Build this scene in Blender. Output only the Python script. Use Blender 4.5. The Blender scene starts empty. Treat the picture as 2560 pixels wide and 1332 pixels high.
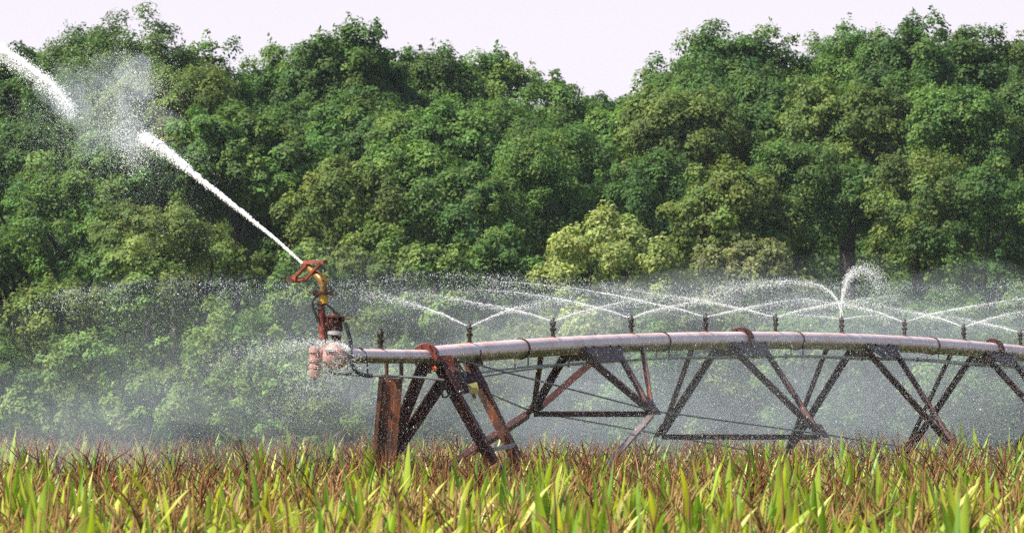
import bpy, math, random
import numpy as np
from math import radians as R
from mathutils import Vector

rnd = random.Random(7)
rng = np.random.default_rng(7)
scene = bpy.context.scene
COL = scene.collection

# ------------------------------------------------------------------ measuring
F = 26600.0            # focal length in photograph pixels (2560 wide), a 374 mm lens
HZ = 961.0             # horizon row
CAMZ = 3.1


def P(px, py, Y):
    """point at depth Y that the photograph shows at (px, py)"""
    return Vector(((px - 1280.0) * Y / F, Y, CAMZ + (HZ - py) * Y / F))


# ------------------------------------------------------------------ materials
def new_mat(name):
    m = bpy.data.materials.new(name)
    m.use_nodes = True
    nt = m.node_tree
    nt.nodes.clear()
    out = nt.nodes.new('ShaderNodeOutputMaterial')
    return m, nt, out


def N(nt, kind, **kw):
    n = nt.nodes.new(kind)
    for k, v in kw.items():
        if k in n.inputs:
            n.inputs[k].default_value = v
        else:
            setattr(n, k, v)
    return n


def leaf_mat(name, transl=0.35, rough=0.6, spec=0.2, tr_tint=(1.25, 1.25, 0.6)):
    """foliage: colour comes from the leaf's own tint attribute"""
    m, nt, out = new_mat(name)
    at = N(nt, 'ShaderNodeAttribute', attribute_name='tint')
    bs = N(nt, 'ShaderNodeBsdfPrincipled', Roughness=rough)
    bs.inputs['Specular IOR Level'].default_value = spec
    nt.links.new(at.outputs['Color'], bs.inputs['Base Color'])
    mul = N(nt, 'ShaderNodeMix', data_type='RGBA', blend_type='MULTIPLY')
    mul.inputs[0].default_value = 1.0
    mul.inputs[7].default_value = (*tr_tint, 1)
    nt.links.new(at.outputs['Color'], mul.inputs[6])
    tr = N(nt, 'ShaderNodeBsdfTranslucent')
    nt.links.new(mul.outputs[2], tr.inputs['Color'])
    mx = N(nt, 'ShaderNodeMixShader', Fac=transl)
    nt.links.new(bs.outputs[0], mx.inputs[1])
    nt.links.new(tr.outputs[0], mx.inputs[2])
    nt.links.new(mx.outputs[0], out.inputs['Surface'])
    return m


def noisy_mat(name, stops, scale=6.0, rough=0.6, metal=0.0, bump=0.15, stretch=(1, 1, 1), detail=6.0, spec=0.4, rough2=None):
    m, nt, out = new_mat(name)
    tc = N(nt, 'ShaderNodeTexCoord')
    mp = N(nt, 'ShaderNodeMapping')
    mp.inputs['Scale'].default_value = stretch
    nt.links.new(tc.outputs['Object'], mp.inputs['Vector'])
    nz = N(nt, 'ShaderNodeTexNoise', Scale=scale, Detail=detail, Roughness=0.65)
    nt.links.new(mp.outputs[0], nz.inputs['Vector'])
    cr = N(nt, 'ShaderNodeValToRGB')
    el = cr.color_ramp.elements
    while len(el) < len(stops):
        el.new(0.5)
    for e, (p, c) in zip(el, stops):
        e.position = p
        e.color = (*c, 1)
    nt.links.new(nz.outputs['Fac'], cr.inputs['Fac'])
    bs = N(nt, 'ShaderNodeBsdfPrincipled', Roughness=rough, Metallic=metal)
    bs.inputs['Specular IOR Level'].default_value = spec
    nt.links.new(cr.outputs['Color'], bs.inputs['Base Color'])
    if rough2 is not None:
        mr = N(nt, 'ShaderNodeMapRange')
        mr.inputs['To Min'].default_value = rough
        mr.inputs['To Max'].default_value = rough2
        nt.links.new(nz.outputs['Fac'], mr.inputs['Value'])
        nt.links.new(mr.outputs[0], bs.inputs['Roughness'])
    if bump:
        bp = N(nt, 'ShaderNodeBump', Strength=bump, Distance=0.01)
        nt.links.new(nz.outputs['Fac'], bp.inputs['Height'])
        nt.links.new(bp.outputs[0], bs.inputs['Normal'])
    nt.links.new(bs.outputs[0], out.inputs['Surface'])
    return m


def water_mat(name, transl=0.5, col=(0.95, 0.96, 0.97), alpha=1.0):
    m, nt, out = new_mat(name)
    d = N(nt, 'ShaderNodeBsdfDiffuse', Color=(*col, 1))
    t = N(nt, 'ShaderNodeBsdfTranslucent', Color=(*col, 1))
    mx = N(nt, 'ShaderNodeMixShader', Fac=transl)
    nt.links.new(d.outputs[0], mx.inputs[1])
    nt.links.new(t.outputs[0], mx.inputs[2])
    g = N(nt, 'ShaderNodeBsdfGlossy', Roughness=0.2)
    mg = N(nt, 'ShaderNodeMixShader', Fac=0.06)
    nt.links.new(mx.outputs[0], mg.inputs[1])
    nt.links.new(g.outputs[0], mg.inputs[2])
    nt.links.new(mg.outputs[0], out.inputs['Surface'])
    return m


def pipe_mat():
    """pale pinkish weathered coating with patchy olive algae and rust where water runs along the underside, whose shade is also darkened into the colour"""
    m = noisy_mat('weathered_pipe', [(0.25, (0.50, 0.33, 0.31)), (0.55, (0.64, 0.46, 0.44)), (0.8, (0.70, 0.55, 0.54))], 3.0, 0.38, 0.15, 0.05, (1, .35, 1), rough2=0.55)
    nt = m.node_tree
    bs = [n for n in nt.nodes if n.type == 'BSDF_PRINCIPLED'][0]
    cr = [n for n in nt.nodes if n.type == 'VALTORGB'][0]
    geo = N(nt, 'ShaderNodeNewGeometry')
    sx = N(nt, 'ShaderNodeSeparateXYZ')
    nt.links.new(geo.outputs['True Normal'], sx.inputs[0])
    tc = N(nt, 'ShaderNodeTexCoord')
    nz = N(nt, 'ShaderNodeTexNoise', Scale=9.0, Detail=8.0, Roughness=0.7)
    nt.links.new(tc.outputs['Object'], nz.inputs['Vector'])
    ad = N(nt, 'ShaderNodeMath', operation='MULTIPLY_ADD')  # normal-based mask: algae tones also paint shade onto the lower half
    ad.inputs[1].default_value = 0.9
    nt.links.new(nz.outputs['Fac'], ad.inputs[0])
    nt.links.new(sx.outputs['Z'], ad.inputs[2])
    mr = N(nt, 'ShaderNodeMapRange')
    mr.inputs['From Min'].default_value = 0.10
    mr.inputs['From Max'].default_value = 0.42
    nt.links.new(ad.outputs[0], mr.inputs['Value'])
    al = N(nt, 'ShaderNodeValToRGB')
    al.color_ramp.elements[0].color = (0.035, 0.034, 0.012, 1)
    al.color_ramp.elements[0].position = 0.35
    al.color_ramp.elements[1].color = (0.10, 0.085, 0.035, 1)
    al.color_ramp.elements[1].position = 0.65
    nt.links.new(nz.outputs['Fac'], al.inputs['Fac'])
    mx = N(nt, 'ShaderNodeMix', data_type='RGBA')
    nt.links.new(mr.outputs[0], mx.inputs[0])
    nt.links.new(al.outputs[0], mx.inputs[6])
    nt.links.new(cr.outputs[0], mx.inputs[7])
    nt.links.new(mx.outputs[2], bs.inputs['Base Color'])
    n2 = N(nt, 'ShaderNodeTexNoise', Scale=2.2, Detail=9.0, Roughness=0.75)
    nt.links.new(tc.outputs['Object'], n2.inputs['Vector'])
    m2 = N(nt, 'ShaderNodeMapRange')
    m2.inputs['From Min'].default_value = 0.50
    m2.inputs['From Max'].default_value = 0.68
    m2.inputs['To Max'].default_value = 0.75
    nt.links.new(n2.outputs['Fac'], m2.inputs['Value'])
    x2 = N(nt, 'ShaderNodeMix', data_type='RGBA')
    nt.links.new(m2.outputs[0], x2.inputs[0])
    nt.links.new(mx.outputs[2], x2.inputs[6])
    x2.inputs[7].default_value = (0.36, 0.20, 0.15, 1)
    nt.links.new(x2.outputs[2], bs.inputs['Base Color'])
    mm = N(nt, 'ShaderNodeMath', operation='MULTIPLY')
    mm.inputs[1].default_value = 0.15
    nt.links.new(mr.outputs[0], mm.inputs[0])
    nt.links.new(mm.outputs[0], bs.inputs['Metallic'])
    return m


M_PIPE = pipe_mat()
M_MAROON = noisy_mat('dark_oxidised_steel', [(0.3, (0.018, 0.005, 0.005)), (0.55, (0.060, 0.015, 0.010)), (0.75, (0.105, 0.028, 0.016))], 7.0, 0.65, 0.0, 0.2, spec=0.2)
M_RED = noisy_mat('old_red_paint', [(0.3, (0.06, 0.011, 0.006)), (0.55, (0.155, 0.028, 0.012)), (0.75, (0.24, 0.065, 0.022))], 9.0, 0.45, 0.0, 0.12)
M_RUST = noisy_mat('orange_rust', [(0.3, (0.015, 0.009, 0.007)), (0.45, (0.06, 0.018, 0.008)), (0.6, (0.17, 0.045, 0.011)), (0.8, (0.27, 0.10, 0.022))], 4.5, 0.8, 0.0, 0.3, (3.0, 2.2, .55))
M_BROWN = noisy_mat('brown_red_steel', [(0.3, (0.024, 0.008, 0.006)), (0.55, (0.058, 0.017, 0.012)), (0.8, (0.10, 0.034, 0.018))], 6.0, 0.6, 0.0, 0.2, spec=0.2)
M_YELLOW = noisy_mat('faded_yellow_casting', [(0.3, (0.28, 0.13, 0.01)), (0.6, (0.55, 0.30, 0.015)), (0.8, (0.6, 0.38, 0.04))], 14.0, 0.4)
M_OLIVE = noisy_mat('brass_olive_casting', [(0.3, (0.08, 0.043, 0.009)), (0.6, (0.21, 0.115, 0.017)), (0.8, (0.32, 0.19, 0.028))], 14.0, 0.4, 0.2)
M_STRUT = noisy_mat('sunlit_strut', [(0.3, (0.12, 0.085, 0.085)), (0.6, (0.24, 0.18, 0.18)), (0.8, (0.32, 0.25, 0.25))], 8.0, 0.5, 0.2)  # pale tone puts the sunlight on the brace into its colour
M_RUBBER = noisy_mat('black_rubber', [(0.3, (0.012, 0.012, 0.014)), (0.7, (0.03, 0.03, 0.034))], 20.0, 0.45)
M_CABLE = noisy_mat('grey_conduit', [(0.3, (0.09, 0.09, 0.10)), (0.7, (0.20, 0.19, 0.20))], 10.0, 0.45, 0.3)
M_ROD = noisy_mat('dull_steel_rod', [(0.3, (0.05, 0.045, 0.045)), (0.7, (0.13, 0.11, 0.11))], 8.0, 0.5, 0.4)
M_PINK = noisy_mat('bleached_red_plastic', [(0.3, (0.24, 0.10, 0.085)), (0.6, (0.38, 0.20, 0.175)), (0.8, (0.48, 0.31, 0.28))], 11.0, 0.5)
M_SILVER = noisy_mat('worn_silver', [(0.3, (0.25, 0.25, 0.26)), (0.7, (0.55, 0.55, 0.57))], 12.0, 0.35, 0.7)
M_ORANGE = noisy_mat('bright_orange', [(0.3, (0.7, 0.10, 0.02)), (0.7, (0.8, 0.16, 0.03))], 12.0, 0.35)
M_BOX = noisy_mat('pale_yellow_box_paint', [(0.3, (0.30, 0.25, 0.07)), (0.6, (0.50, 0.43, 0.14)), (0.8, (0.6, 0.55, 0.25))], 12.0, 0.5)
M_HEAD = noisy_mat('dark_brass_sprinkler', [(0.3, (0.008, 0.004, 0.003)), (0.6, (0.018, 0.009, 0.005)), (0.8, (0.035, 0.022, 0.008))], 25.0, 0.45)
M_BARK = noisy_mat('tree_bark', [(0.3, (0.014, 0.012, 0.010)), (0.7, (0.045, 0.038, 0.031))], 5.0, 0.9, 0, 0.5, (3, 3, .6))
M_SOIL = noisy_mat('field_soil', [(0.3, (0.05, 0.04, 0.02)), (0.5, (0.09, 0.075, 0.03)), (0.7, (0.06, 0.085, 0.025))], 0.35, 0.95, 0, 0.3)
M_LEAF = leaf_mat('tree_leaf', 0.38, 0.65, 0.10, (1.25, 1.3, 0.6))
M_CORN = leaf_mat('corn_leaf', 0.40, 0.45, 0.35, (1.25, 1.2, 0.45))
M_TASSEL = leaf_mat('corn_tassel', 0.2, 0.8, 0.1, (1.2, 1.0, 0.7))
M_STALK = leaf_mat('corn_stalk', 0.0, 0.6, 0.2)
M_WATER = water_mat('white_water')
def foam_mat():
    m, nt, out = new_mat('foaming_water')
    bs = N(nt, 'ShaderNodeBsdfPrincipled', Roughness=0.35)
    bs.inputs['Base Color'].default_value = (0.97, 0.97, 0.98, 1)
    bs.inputs['Subsurface Weight'].default_value = 1.0
    bs.inputs['Subsurface Radius'].default_value = (1, 1, 1)
    bs.inputs['Subsurface Scale'].default_value = 0.06
    nt.links.new(bs.outputs[0], out.inputs['Surface'])
    return m


M_FOAM = foam_mat()
M_DROP = water_mat('water_drop', 0.5, (0.66, 0.70, 0.74))


# ------------------------------------------------------------------ mesh building
def link(o, parent=None):
    COL.objects.link(o)
    if parent is not None:
        o.parent = parent
    return o


def np_mesh(name, verts, faces, mat, tint=None, smooth=False):
    """verts (n,3); faces: list of index arrays, each (m,3) or (m,4); tint (n,3)"""
    me = bpy.data.meshes.new(name)
    verts = np.asarray(verts, dtype=np.float32)
    me.vertices.add(len(verts))
    me.vertices.foreach_set('co', verts.ravel())
    faces = [np.asarray(f, dtype=np.int32) for f in faces if len(f)]
    loops = np.concatenate([f.ravel() for f in faces])
    sizes = np.concatenate([np.full(len(f), f.shape[1], dtype=np.int32) for f in faces])
    starts = np.concatenate([[0], np.cumsum(sizes)[:-1]]).astype(np.int32)
    me.loops.add(len(loops))
    me.loops.foreach_set('vertex_index', loops)
    me.polygons.add(len(sizes))
    me.polygons.foreach_set('loop_start', starts)
    me.polygons.foreach_set('loop_total', sizes)
    if smooth:
        me.polygons.foreach_set('use_smooth', np.ones(len(sizes), dtype=bool))
    if tint is not None:
        a = me.color_attributes.new('tint', 'FLOAT_COLOR', 'POINT')
        c = np.ones((len(verts), 4), dtype=np.float32)
        c[:, :3] = tint
        a.data.foreach_set('color', c.ravel())
    me.update(calc_edges=True)
    me.materials.append(mat)
    return me


class MB:
    """collects shapes for ONE mesh"""
    def __init__(self):
        self.v, self.f = [], []

    def add(self, vs, fs):
        b = len(self.v)
        self.v += [tuple(p) for p in vs]
        self.f += [tuple(i + b for i in q) for q in fs]
        return self

    def prism(self, p, q, prof, up=(0, 0, 1), caps=True):
        """extrude a 2-D outline (list of (side, up)) from p to q"""
        p, q = Vector(p), Vector(q)
        d = (q - p).normalized()
        s = d.cross(Vector(up))
        if s.length < 1e-4:
            s = d.cross(Vector((1, 0, 0)))
        s.normalize()
        u = s.cross(d).normalized()
        n = len(prof)
        vs = [p + s * a + u * b for a, b in prof] + [q + s * a + u * b for a, b in prof]
        fs = [(i, (i + 1) % n, n + (i + 1) % n, n + i) for i in range(n)]
        if caps:
            fs += [tuple(range(n))[::-1], tuple(range(n, 2 * n))]
        return self.add(vs, fs)

    def bar(self, p, q, w, h, up=(0, 0, 1)):
        return self.prism(p, q, [(-w / 2, -h / 2), (w / 2, -h / 2), (w / 2, h / 2), (-w / 2, h / 2)], up)

    def angle(self, p, q, a, t, up=(0, 0, 1), flip=1):
        pr = [(0, 0), (a * flip, 0), (a * flip, -t), (t * flip, -t), (t * flip, -a), (0, -a)]
        if flip > 0:
            pr = pr[::-1]
        return self.prism(p, q, pr, up)

    def tube(self, pts, rad, n=12, caps=True):
        pts = [Vector(p) for p in pts]
        if not hasattr(rad, '__len__'):
            rad = [rad] * len(pts)
        ref = Vector((0, 0, 1))
        vs = []
        prev = None
        for i, p in enumerate(pts):
            t = (pts[min(i + 1, len(pts) - 1)] - pts[max(i - 1, 0)])
            t.normalize()
            if prev is None:
                s = t.cross(ref)
                if s.length < 1e-3:
                    s = t.cross(Vector((0, 1, 0)))
            else:
                s = prev - t * prev.dot(t)
            s.normalize()
            prev = s
            u = s.cross(t)
            for k in range(n):
                a = 2 * math.pi * k / n
                vs.append(p + (s * math.cos(a) + u * math.sin(a)) * rad[i])
        fs = []
        for i in range(len(pts) - 1):
            for k in range(n):
                k2 = (k + 1) % n
                fs.append((i * n + k, i * n + k2, (i + 1) * n + k2, (i + 1) * n + k))
        if caps:
            fs.append(tuple(range(n))[::-1])
            fs.append(tuple(range((len(pts) - 1) * n, len(pts) * n)))
        return self.add(vs, fs)

    def lathe(self, p, axis, prof, n=14):
        """prof: list of (distance along the axis, radius)"""
        p, ax = Vector(p), Vector(axis).normalized()
        pts = [p + ax * d for d, r in prof]
        s = ax.cross(Vector((0, 1, 0)))
        if s.length < 1e-3:
            s = ax.cross(Vector((1, 0, 0)))
        s.normalize()
        u = s.cross(ax)
        vs, fs = [], []
        for q, (d, r) in zip(pts, prof):
            for k in range(n):
                a = 2 * math.pi * k / n
                vs.append(q + (s * math.cos(a) + u * math.sin(a)) * r)
        for i in range(len(prof) - 1):
            for k in range(n):
                k2 = (k + 1) % n
                fs.append((i * n + k, i * n + k2, (i + 1) * n + k2, (i + 1) * n + k))
        fs.append(tuple(range(n))[::-1])
        fs.append(tuple(range((len(prof) - 1) * n, len(prof) * n)))
        return self.add(vs, fs)

    def plate(self, pts, thick, normal):
        nrm = Vector(normal).normalized() * (thick / 2)
        n = len(pts)
        vs = [Vector(p) + nrm for p in pts] + [Vector(p) - nrm for p in pts]
        fs = [tuple(range(n)), tuple(range(n, 2 * n))[::-1]]
        fs += [(i, n + i, n + (i + 1) % n, (i + 1) % n) for i in range(n)]
        return self.add(vs, fs)

    def mesh(self, name, mat, origin=(0, 0, 0), smooth=None):
        import bmesh
        o = Vector(origin)
        me = bpy.data.meshes.new(name)
        me.from_pydata([tuple(Vector(v) - o) for v in self.v], [], self.f)
        bm = bmesh.new()
        bm.from_mesh(me)
        bmesh.ops.recalc_face_normals(bm, faces=bm.faces)
        bm.to_mesh(me)
        bm.free()
        if smooth:
            me.polygons.foreach_set('use_smooth', np.ones(len(me.polygons), dtype=bool))
            me.set_sharp_from_angle(angle=R(smooth))
        me.materials.append(mat)
        me.update()
        return me

    def build(self, name, mat, parent=None, origin=(0, 0, 0), smooth=40):
        return link(bpy.data.objects.new(name, self.mesh(name, mat, origin, smooth)), parent)


def tag(o, label=None, cat=None, group=None, kind=None):
    if label:
        o['label'] = label
    if cat:
        o['category'] = cat
    if group:
        o['group'] = group
    if kind:
        o['kind'] = kind
    return o


def empty(name, loc):
    o = bpy.data.objects.new(name, None)
    o.empty_display_size = 0.3
    o.location = loc
    return link(o)


# ------------------------------------------------------------------ ground
S = 4000.0
gv = [(-S, -200, 0), (S, -200, 0), (S, 6000, 0), (-S, 6000, 0)]
g = link(bpy.data.objects.new('ground', np_mesh('ground', gv, [np.array([[0, 1, 2, 3]])], M_SOIL)))
tag(g, kind='structure')

# ------------------------------------------------------------------ the irrigation machine
d_ = Vector((0.2480, 0.9688, 0.0)).normalized()      # along the pipe, away from the camera
n_ = Vector((0.9688, -0.2480, 0.0)).normalized()     # to the pipe's right-hand side


def pc(i):
    """centre of the pipe at sprinkler outlet i (3.08 m apart); arched between its towers"""
    z = 3.55 - 0.008 * (i - 5.5) ** 2 if i >= 0.5 else 3.347
    return Vector((-1.147 + 0.764 * i, 93 + 2.985 * i, z))


TOW = Vector((pc(0.7).x, pc(0.7).y, 0))
mach = empty('irrigation_machine', TOW)
tag(mach, 'long rusty center pivot sprinkler pipe on A frame tower and truss legs above the corn', 'irrigation machine')


def part(mb, name, mat, parent=mach, smooth=40, label=None):
    o = mb.build(name, mat, parent, TOW, smooth)
    if label:
        o['label'] = label
    return o


RP = 0.0875
# pipe in sections between the flanges
for a, b in ((0.5, 4.5), (4.5, 8.5), (8.5, 12.5)):
    k = [a + (b - a) * t / 10 for t in range(11)]
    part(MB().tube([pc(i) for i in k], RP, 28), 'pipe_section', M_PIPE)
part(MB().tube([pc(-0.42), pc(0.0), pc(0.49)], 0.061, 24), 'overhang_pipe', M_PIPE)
for i, r in ((0.5, 0.118), (4.5, 0.134), (8.5, 0.134)):
    c = pc(i)
    mb = MB()
    mb.lathe(c - d_ * 0.035, d_, [(0, r - .004), (0.004, r), (.026, r), (.03, r - .004)], 32)
    mb.lathe(c + d_ * 0.005, d_, [(0, r - .004), (0.004, r), (.026, r), (.03, r - .004)], 32)
    for k in range(8):
        a = 2 * math.pi * (k + .5) / 8
        q = c + (n_ * math.cos(a) + Vector((0, 0, 1)) * math.sin(a)) * (r - .014)
        mb.tube([q - d_ * .055, q + d_ * .055], .011, 6)
    part(mb, 'pipe_flange', M_RED if i < 1 else M_BROWN)
# ring clamps with hanger rods, carrying the conduits
def cond(i, k):
    """k = 0, 1: the two conduits slung under the pipe"""
    off = (0.075, -0.05)[k]
    zz = pc(i).z - (0.155, 0.165)[k]
    if i < 2.6:
        t = max(0.0, (2.6 - i) / 1.6)
        zz -= (0.02, 0.075)[k] * t ** 1.4
    zz += -0.012 * math.sin((i - 1.6) / 1.9 * math.pi) ** 2
    p = pc(i) + n_ * off
    return Vector((p.x, p.y, zz))


for i in (1.6, 3.4, 5.3, 7.45, 9.3):
    c = pc(i)
    mb = MB()
    mb.lathe(c - d_ * .013, d_, [(0, RP + .001), (0, RP + .011), (.026, RP + .011), (.026, RP + .001)], 32)
    for k in (0, 1):
        q = cond(i, k)
        mb.tube([Vector((q.x, q.y, c.z - .05)), q], .006, 6)
    part(mb, 'pipe_clamp', M_MAROON)
for k in (0, 1):
    part(MB().tube([cond(1.0 + .1 * t, k) for t in range(112)], .010, 8), 'conduit', M_CABLE)
for i in (1.95, 2.1, 3.05, 4.0, 5.05, 6.2, 6.45, 7.1, 7.95, 8.8):
    q = cond(i, 0)
    part(MB().tube([q + Vector((0, 0, .02)), q - Vector((0, 0, .03))], .013, 8), 'conduit_clip', M_RUBBER)

# V-shaped truss frames
ST = {2.5: (0.605, 2.85), 4.5: (0.845, 2.605), 6.5: (0.985, 2.34), 8.5: (1.10, 2.19), 10.4: (1.1, 2.2)}


def node(i, s):
    w, z = ST[i]
    p = pc(i) + n_ * (w * s)
    return Vector((p.x, p.y, z))


for i in ST:
    tf = None
    for s in (1, -1):
        nd = node(i, s)
        out = n_ * s
        for j in ((-0.235, 0.235) if s > 0 or i < 3 else (-0.235,)):
            top = pc(i + j) + n_ * (0.085 * s) + Vector((0, 0, -.045))
            e = nd + (top - nd).normalized() * .02
            up = (out + Vector((0, 0, 1))).normalized()
            part(MB().angle(top, e, .063, .008, up, 1 if j > 0 else -1), 'truss_leg', M_BROWN if (s < 0 and (i, j > 0) in ((2.5, True), (8.5, False))) else M_MAROON)
        # gusset plate on the pipe's flank
        a, b = pc(i - .27) + n_ * (.082 * s), pc(i + .27) + n_ * (.082 * s)
        a.z -= .02
        b.z -= .02
        c1 = pc(i + .14) + n_ * (.19 * s) - Vector((0, 0, .155))
        c2 = pc(i - .14) + n_ * (.19 * s) - Vector((0, 0, .155))
        bb = MB().plate([a, b, c1, c2], .008, (n_ * s + Vector((0, 0, .8))))
        for t in (.1, .3, .7, .9):
            q = a.lerp(b, t)
            bb.lathe(q + n_ * (s * .0) + Vector((0, 0, -.01)), n_ * s + Vector((0, 0, .6)), [(0, .016), (.02, .016), (.024, .010)], 6)
        part(bb, 'gusset_plate', M_MAROON)
        # knuckle where the members meet
        part(MB().plate([nd + d_ * .13 + out * -.06 + Vector((0, 0, .10)), nd + d_ * .10 + out * .03 - Vector((0, 0, .03)),
                         nd - d_ * .10 + out * .03 - Vector((0, 0, .03)), nd - d_ * .13 + out * -.06 + Vector((0, 0, .10))], .014, out + Vector((0, 0, .5))), 'truss_knuckle', M_MAROON)
    part(MB().angle(node(i, -1) + n_ * .03, node(i, 1) - n_ * .03, .055, .007, (0, 0, 1)), 'cross_strut', M_MAROON)
# lone diagonals from the knuckles up to the pipe
for i, s, j, mt in ((2.5, -1, 1.92, M_MAROON), (2.5, 1, 3.08, M_RED), (4.5, -1, 3.89, M_MAROON), (6.5, -1, 5.85, M_MAROON), (8.5, -1, 7.86, M_MAROON)):  # brighter red on one brace carries its sunlight in the colour
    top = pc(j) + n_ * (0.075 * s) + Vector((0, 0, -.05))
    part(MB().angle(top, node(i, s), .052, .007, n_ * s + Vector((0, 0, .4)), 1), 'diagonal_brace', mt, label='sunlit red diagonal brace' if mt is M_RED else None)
# truss rods
rod_pts = {1: [pc(.72) + n_ * .10 + Vector((0, 0, -.04))] + [node(i, 1) for i in ST],
           -1: [pc(.62) - n_ * .10 + Vector((0, 0, -.10))] + [node(i, -1) for i in ST]}
for s in (1, -1):
    for a, b in zip(rod_pts[s][:-1], rod_pts[s][1:]):
        part(MB().tube([a, b], .0085, 8), 'truss_rod', M_ROD)

# tower: two A-frames of angle iron, a base beam down in the corn
def tow(i, px, py, w):
    """a point on the tower's frame i, w metres to the right of the pipe"""
    Y = pc(i).y - .248 * w
    return P(px, py, Y)


legs = {'A': (tow(.48, 1054, 905, 0), tow(.48, 955, 1152, -.35)),
        'B': (tow(.92, 1128, 905, 0), tow(.92, 957, 1160, -.5)),
        'L1': (tow(.55, 1112, 902, .12), tow(.55, 1228, 1112, .5)),
        'L2': (tow(1.02, 1184, 888, .10), tow(1.02, 1294, 1114, .5))}
for k, (t, b) in legs.items():
    dd = b - t
    foot = t + dd * ((t.z - 0.75) / (t.z - b.z))
    legs[k] = (t, foot)
    right = k[0] == 'L'
    mb = MB().angle(t + (d_ * -.03), foot, .115 if right else .095, .009, (n_ if right else -n_) + Vector((0, 0, .3)), 1 if right else -1)
    lg = part(mb, 'tower_leg', {'A': M_MAROON, 'B': M_MAROON, 'L1': M_MAROON, 'L2': M_RUST}[k])
    part(MB().plate([t + Vector((-.05, 0, .05)), t + Vector((.07, 0, .05)), t + Vector((.09, 0, -.10)), t + Vector((-.03, 0, -.10))], .012, d_), 'foot_plate' if 0 else 'leg_bracket', M_RED, lg)
for a, b, f in (('A', 'B', .32), ('L1', 'L2', .30)):
    for ff in (f, f + .33):
        p, q = legs[a][0].lerp(legs[a][1], ff), legs[b][0].lerp(legs[b][1], ff)
        part(MB().angle(p, q, .04, .006), 'tower_rung', M_CABLE)
fa, fb = legs['A'][1].lerp(legs['B'][1], .5), legs['L1'][1].lerp(legs['L2'][1], .5)
part(MB().bar(fa - n_ * .9, fb + n_ * .9, .16, .16), 'base_beam', M_RED)
# bent braces from the first truss frame back to the tower legs
b1 = legs['L1'][0].lerp(legs['L1'][1], .62)
b2 = legs['A'][0].lerp(legs['A'][1], .58)
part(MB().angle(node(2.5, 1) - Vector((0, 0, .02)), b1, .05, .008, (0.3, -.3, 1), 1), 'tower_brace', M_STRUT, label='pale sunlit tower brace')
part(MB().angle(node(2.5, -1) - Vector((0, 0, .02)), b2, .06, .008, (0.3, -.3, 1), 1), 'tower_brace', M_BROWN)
# rusty channel post hung below the overhang
pt, pb = P(977, 944, 93.2), P(962, 1122, 93.2)
pb = pt + (pb - pt) * 2.1
prof = [(-.105, -.06), (-.072, -.06), (-.066, -.036), (.040, -.036), (.046, -.06), (.105, -.06), (.105, .05), (-.105, .05)]
part(MB().prism(pt, pb, prof, (0, 1, 0)), 'channel_post', M_RUST, label='wide orange rusted channel post')
for px in (966, 1003):
    part(MB().tube([P(px, 900, 93.3), P(px + 1, 950, 93.25)], .018, 10), 'post_hanger', M_MAROON)
# gusset between the right-hand legs, with the small yellow box and its cables
part(MB().plate([tow(.8, 1118, 930, .1), tow(.9, 1200, 928, .2), tow(.9, 1222, 965, .25), tow(.8, 1160, 985, .2), tow(.75, 1104, 968, .1)], .01, d_), 'tower_gusset', M_BROWN)
bx = tow(.6, 1184, 970, .3)
cb = part(MB().bar(bx + Vector((-.012, 0, .045)), bx + Vector((.010, 0, -.05)), .085, .06, (0, -1, 0)), 'control_box', M_BOX, label='small pale yellow control box')
part(MB().tube([bx + Vector((0, -.02, -.05)), bx + Vector((.01, -.02, -.09))], .016, 8), 'cable_gland', M_OLIVE, cb)
part(MB().tube([tow(.5, x, y, .1) for x, y in ((1105, 950), (1104, 975), (1107, 994), (1116, 992), (1128, 982), (1142, 984), (1160, 975))], .009, 8), 'control_cable', M_RUBBER)
part(MB().tube([tow(.55, x, y, .1) for x, y in ((1138, 905), (1146, 925), (1152, 945), (1166, 962), (1178, 968))], .010, 8), 'control_cable', M_RUBBER)
part(MB().tube([tow(.55, x, y, .1) for x, y in ((1130, 908), (1134, 915), (1150, 912), (1160, 930), (1166, 950))], .008, 8), 'control_cable', M_RUBBER)
lm = pc(.46) + Vector((.105, -.06, -.11))
part(MB().lathe(lm, (0.1, -1, .1), [(0, .022), (.02, .026), (.05, .02), (.056, .01)], 12), 'orange_spot', M_ORANGE)  # added orange block standing for a bright spot on the flange
part(MB().tube([P(x, y, 92.9) for x, y in ((822, 915), (828, 930), (845, 935), (880, 936), (905, 938), (1000, 941), (1060, 944), (1110, 950))], .0115, 10), 'overhang_conduit', M_CABLE)
part(MB().tube([P(x, y, 92.2) for x, y in ((868, 905), (868, 925), (868, 936))], .008, 8), 'conduit_hanger', M_CABLE)
part(MB().tube([P(x, y, 92.3) for x, y in ((893, 869), (905, 872), (914, 882), (918, 900), (919, 936))], .0075, 8), 'air_tube', M_RUBBER)

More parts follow.
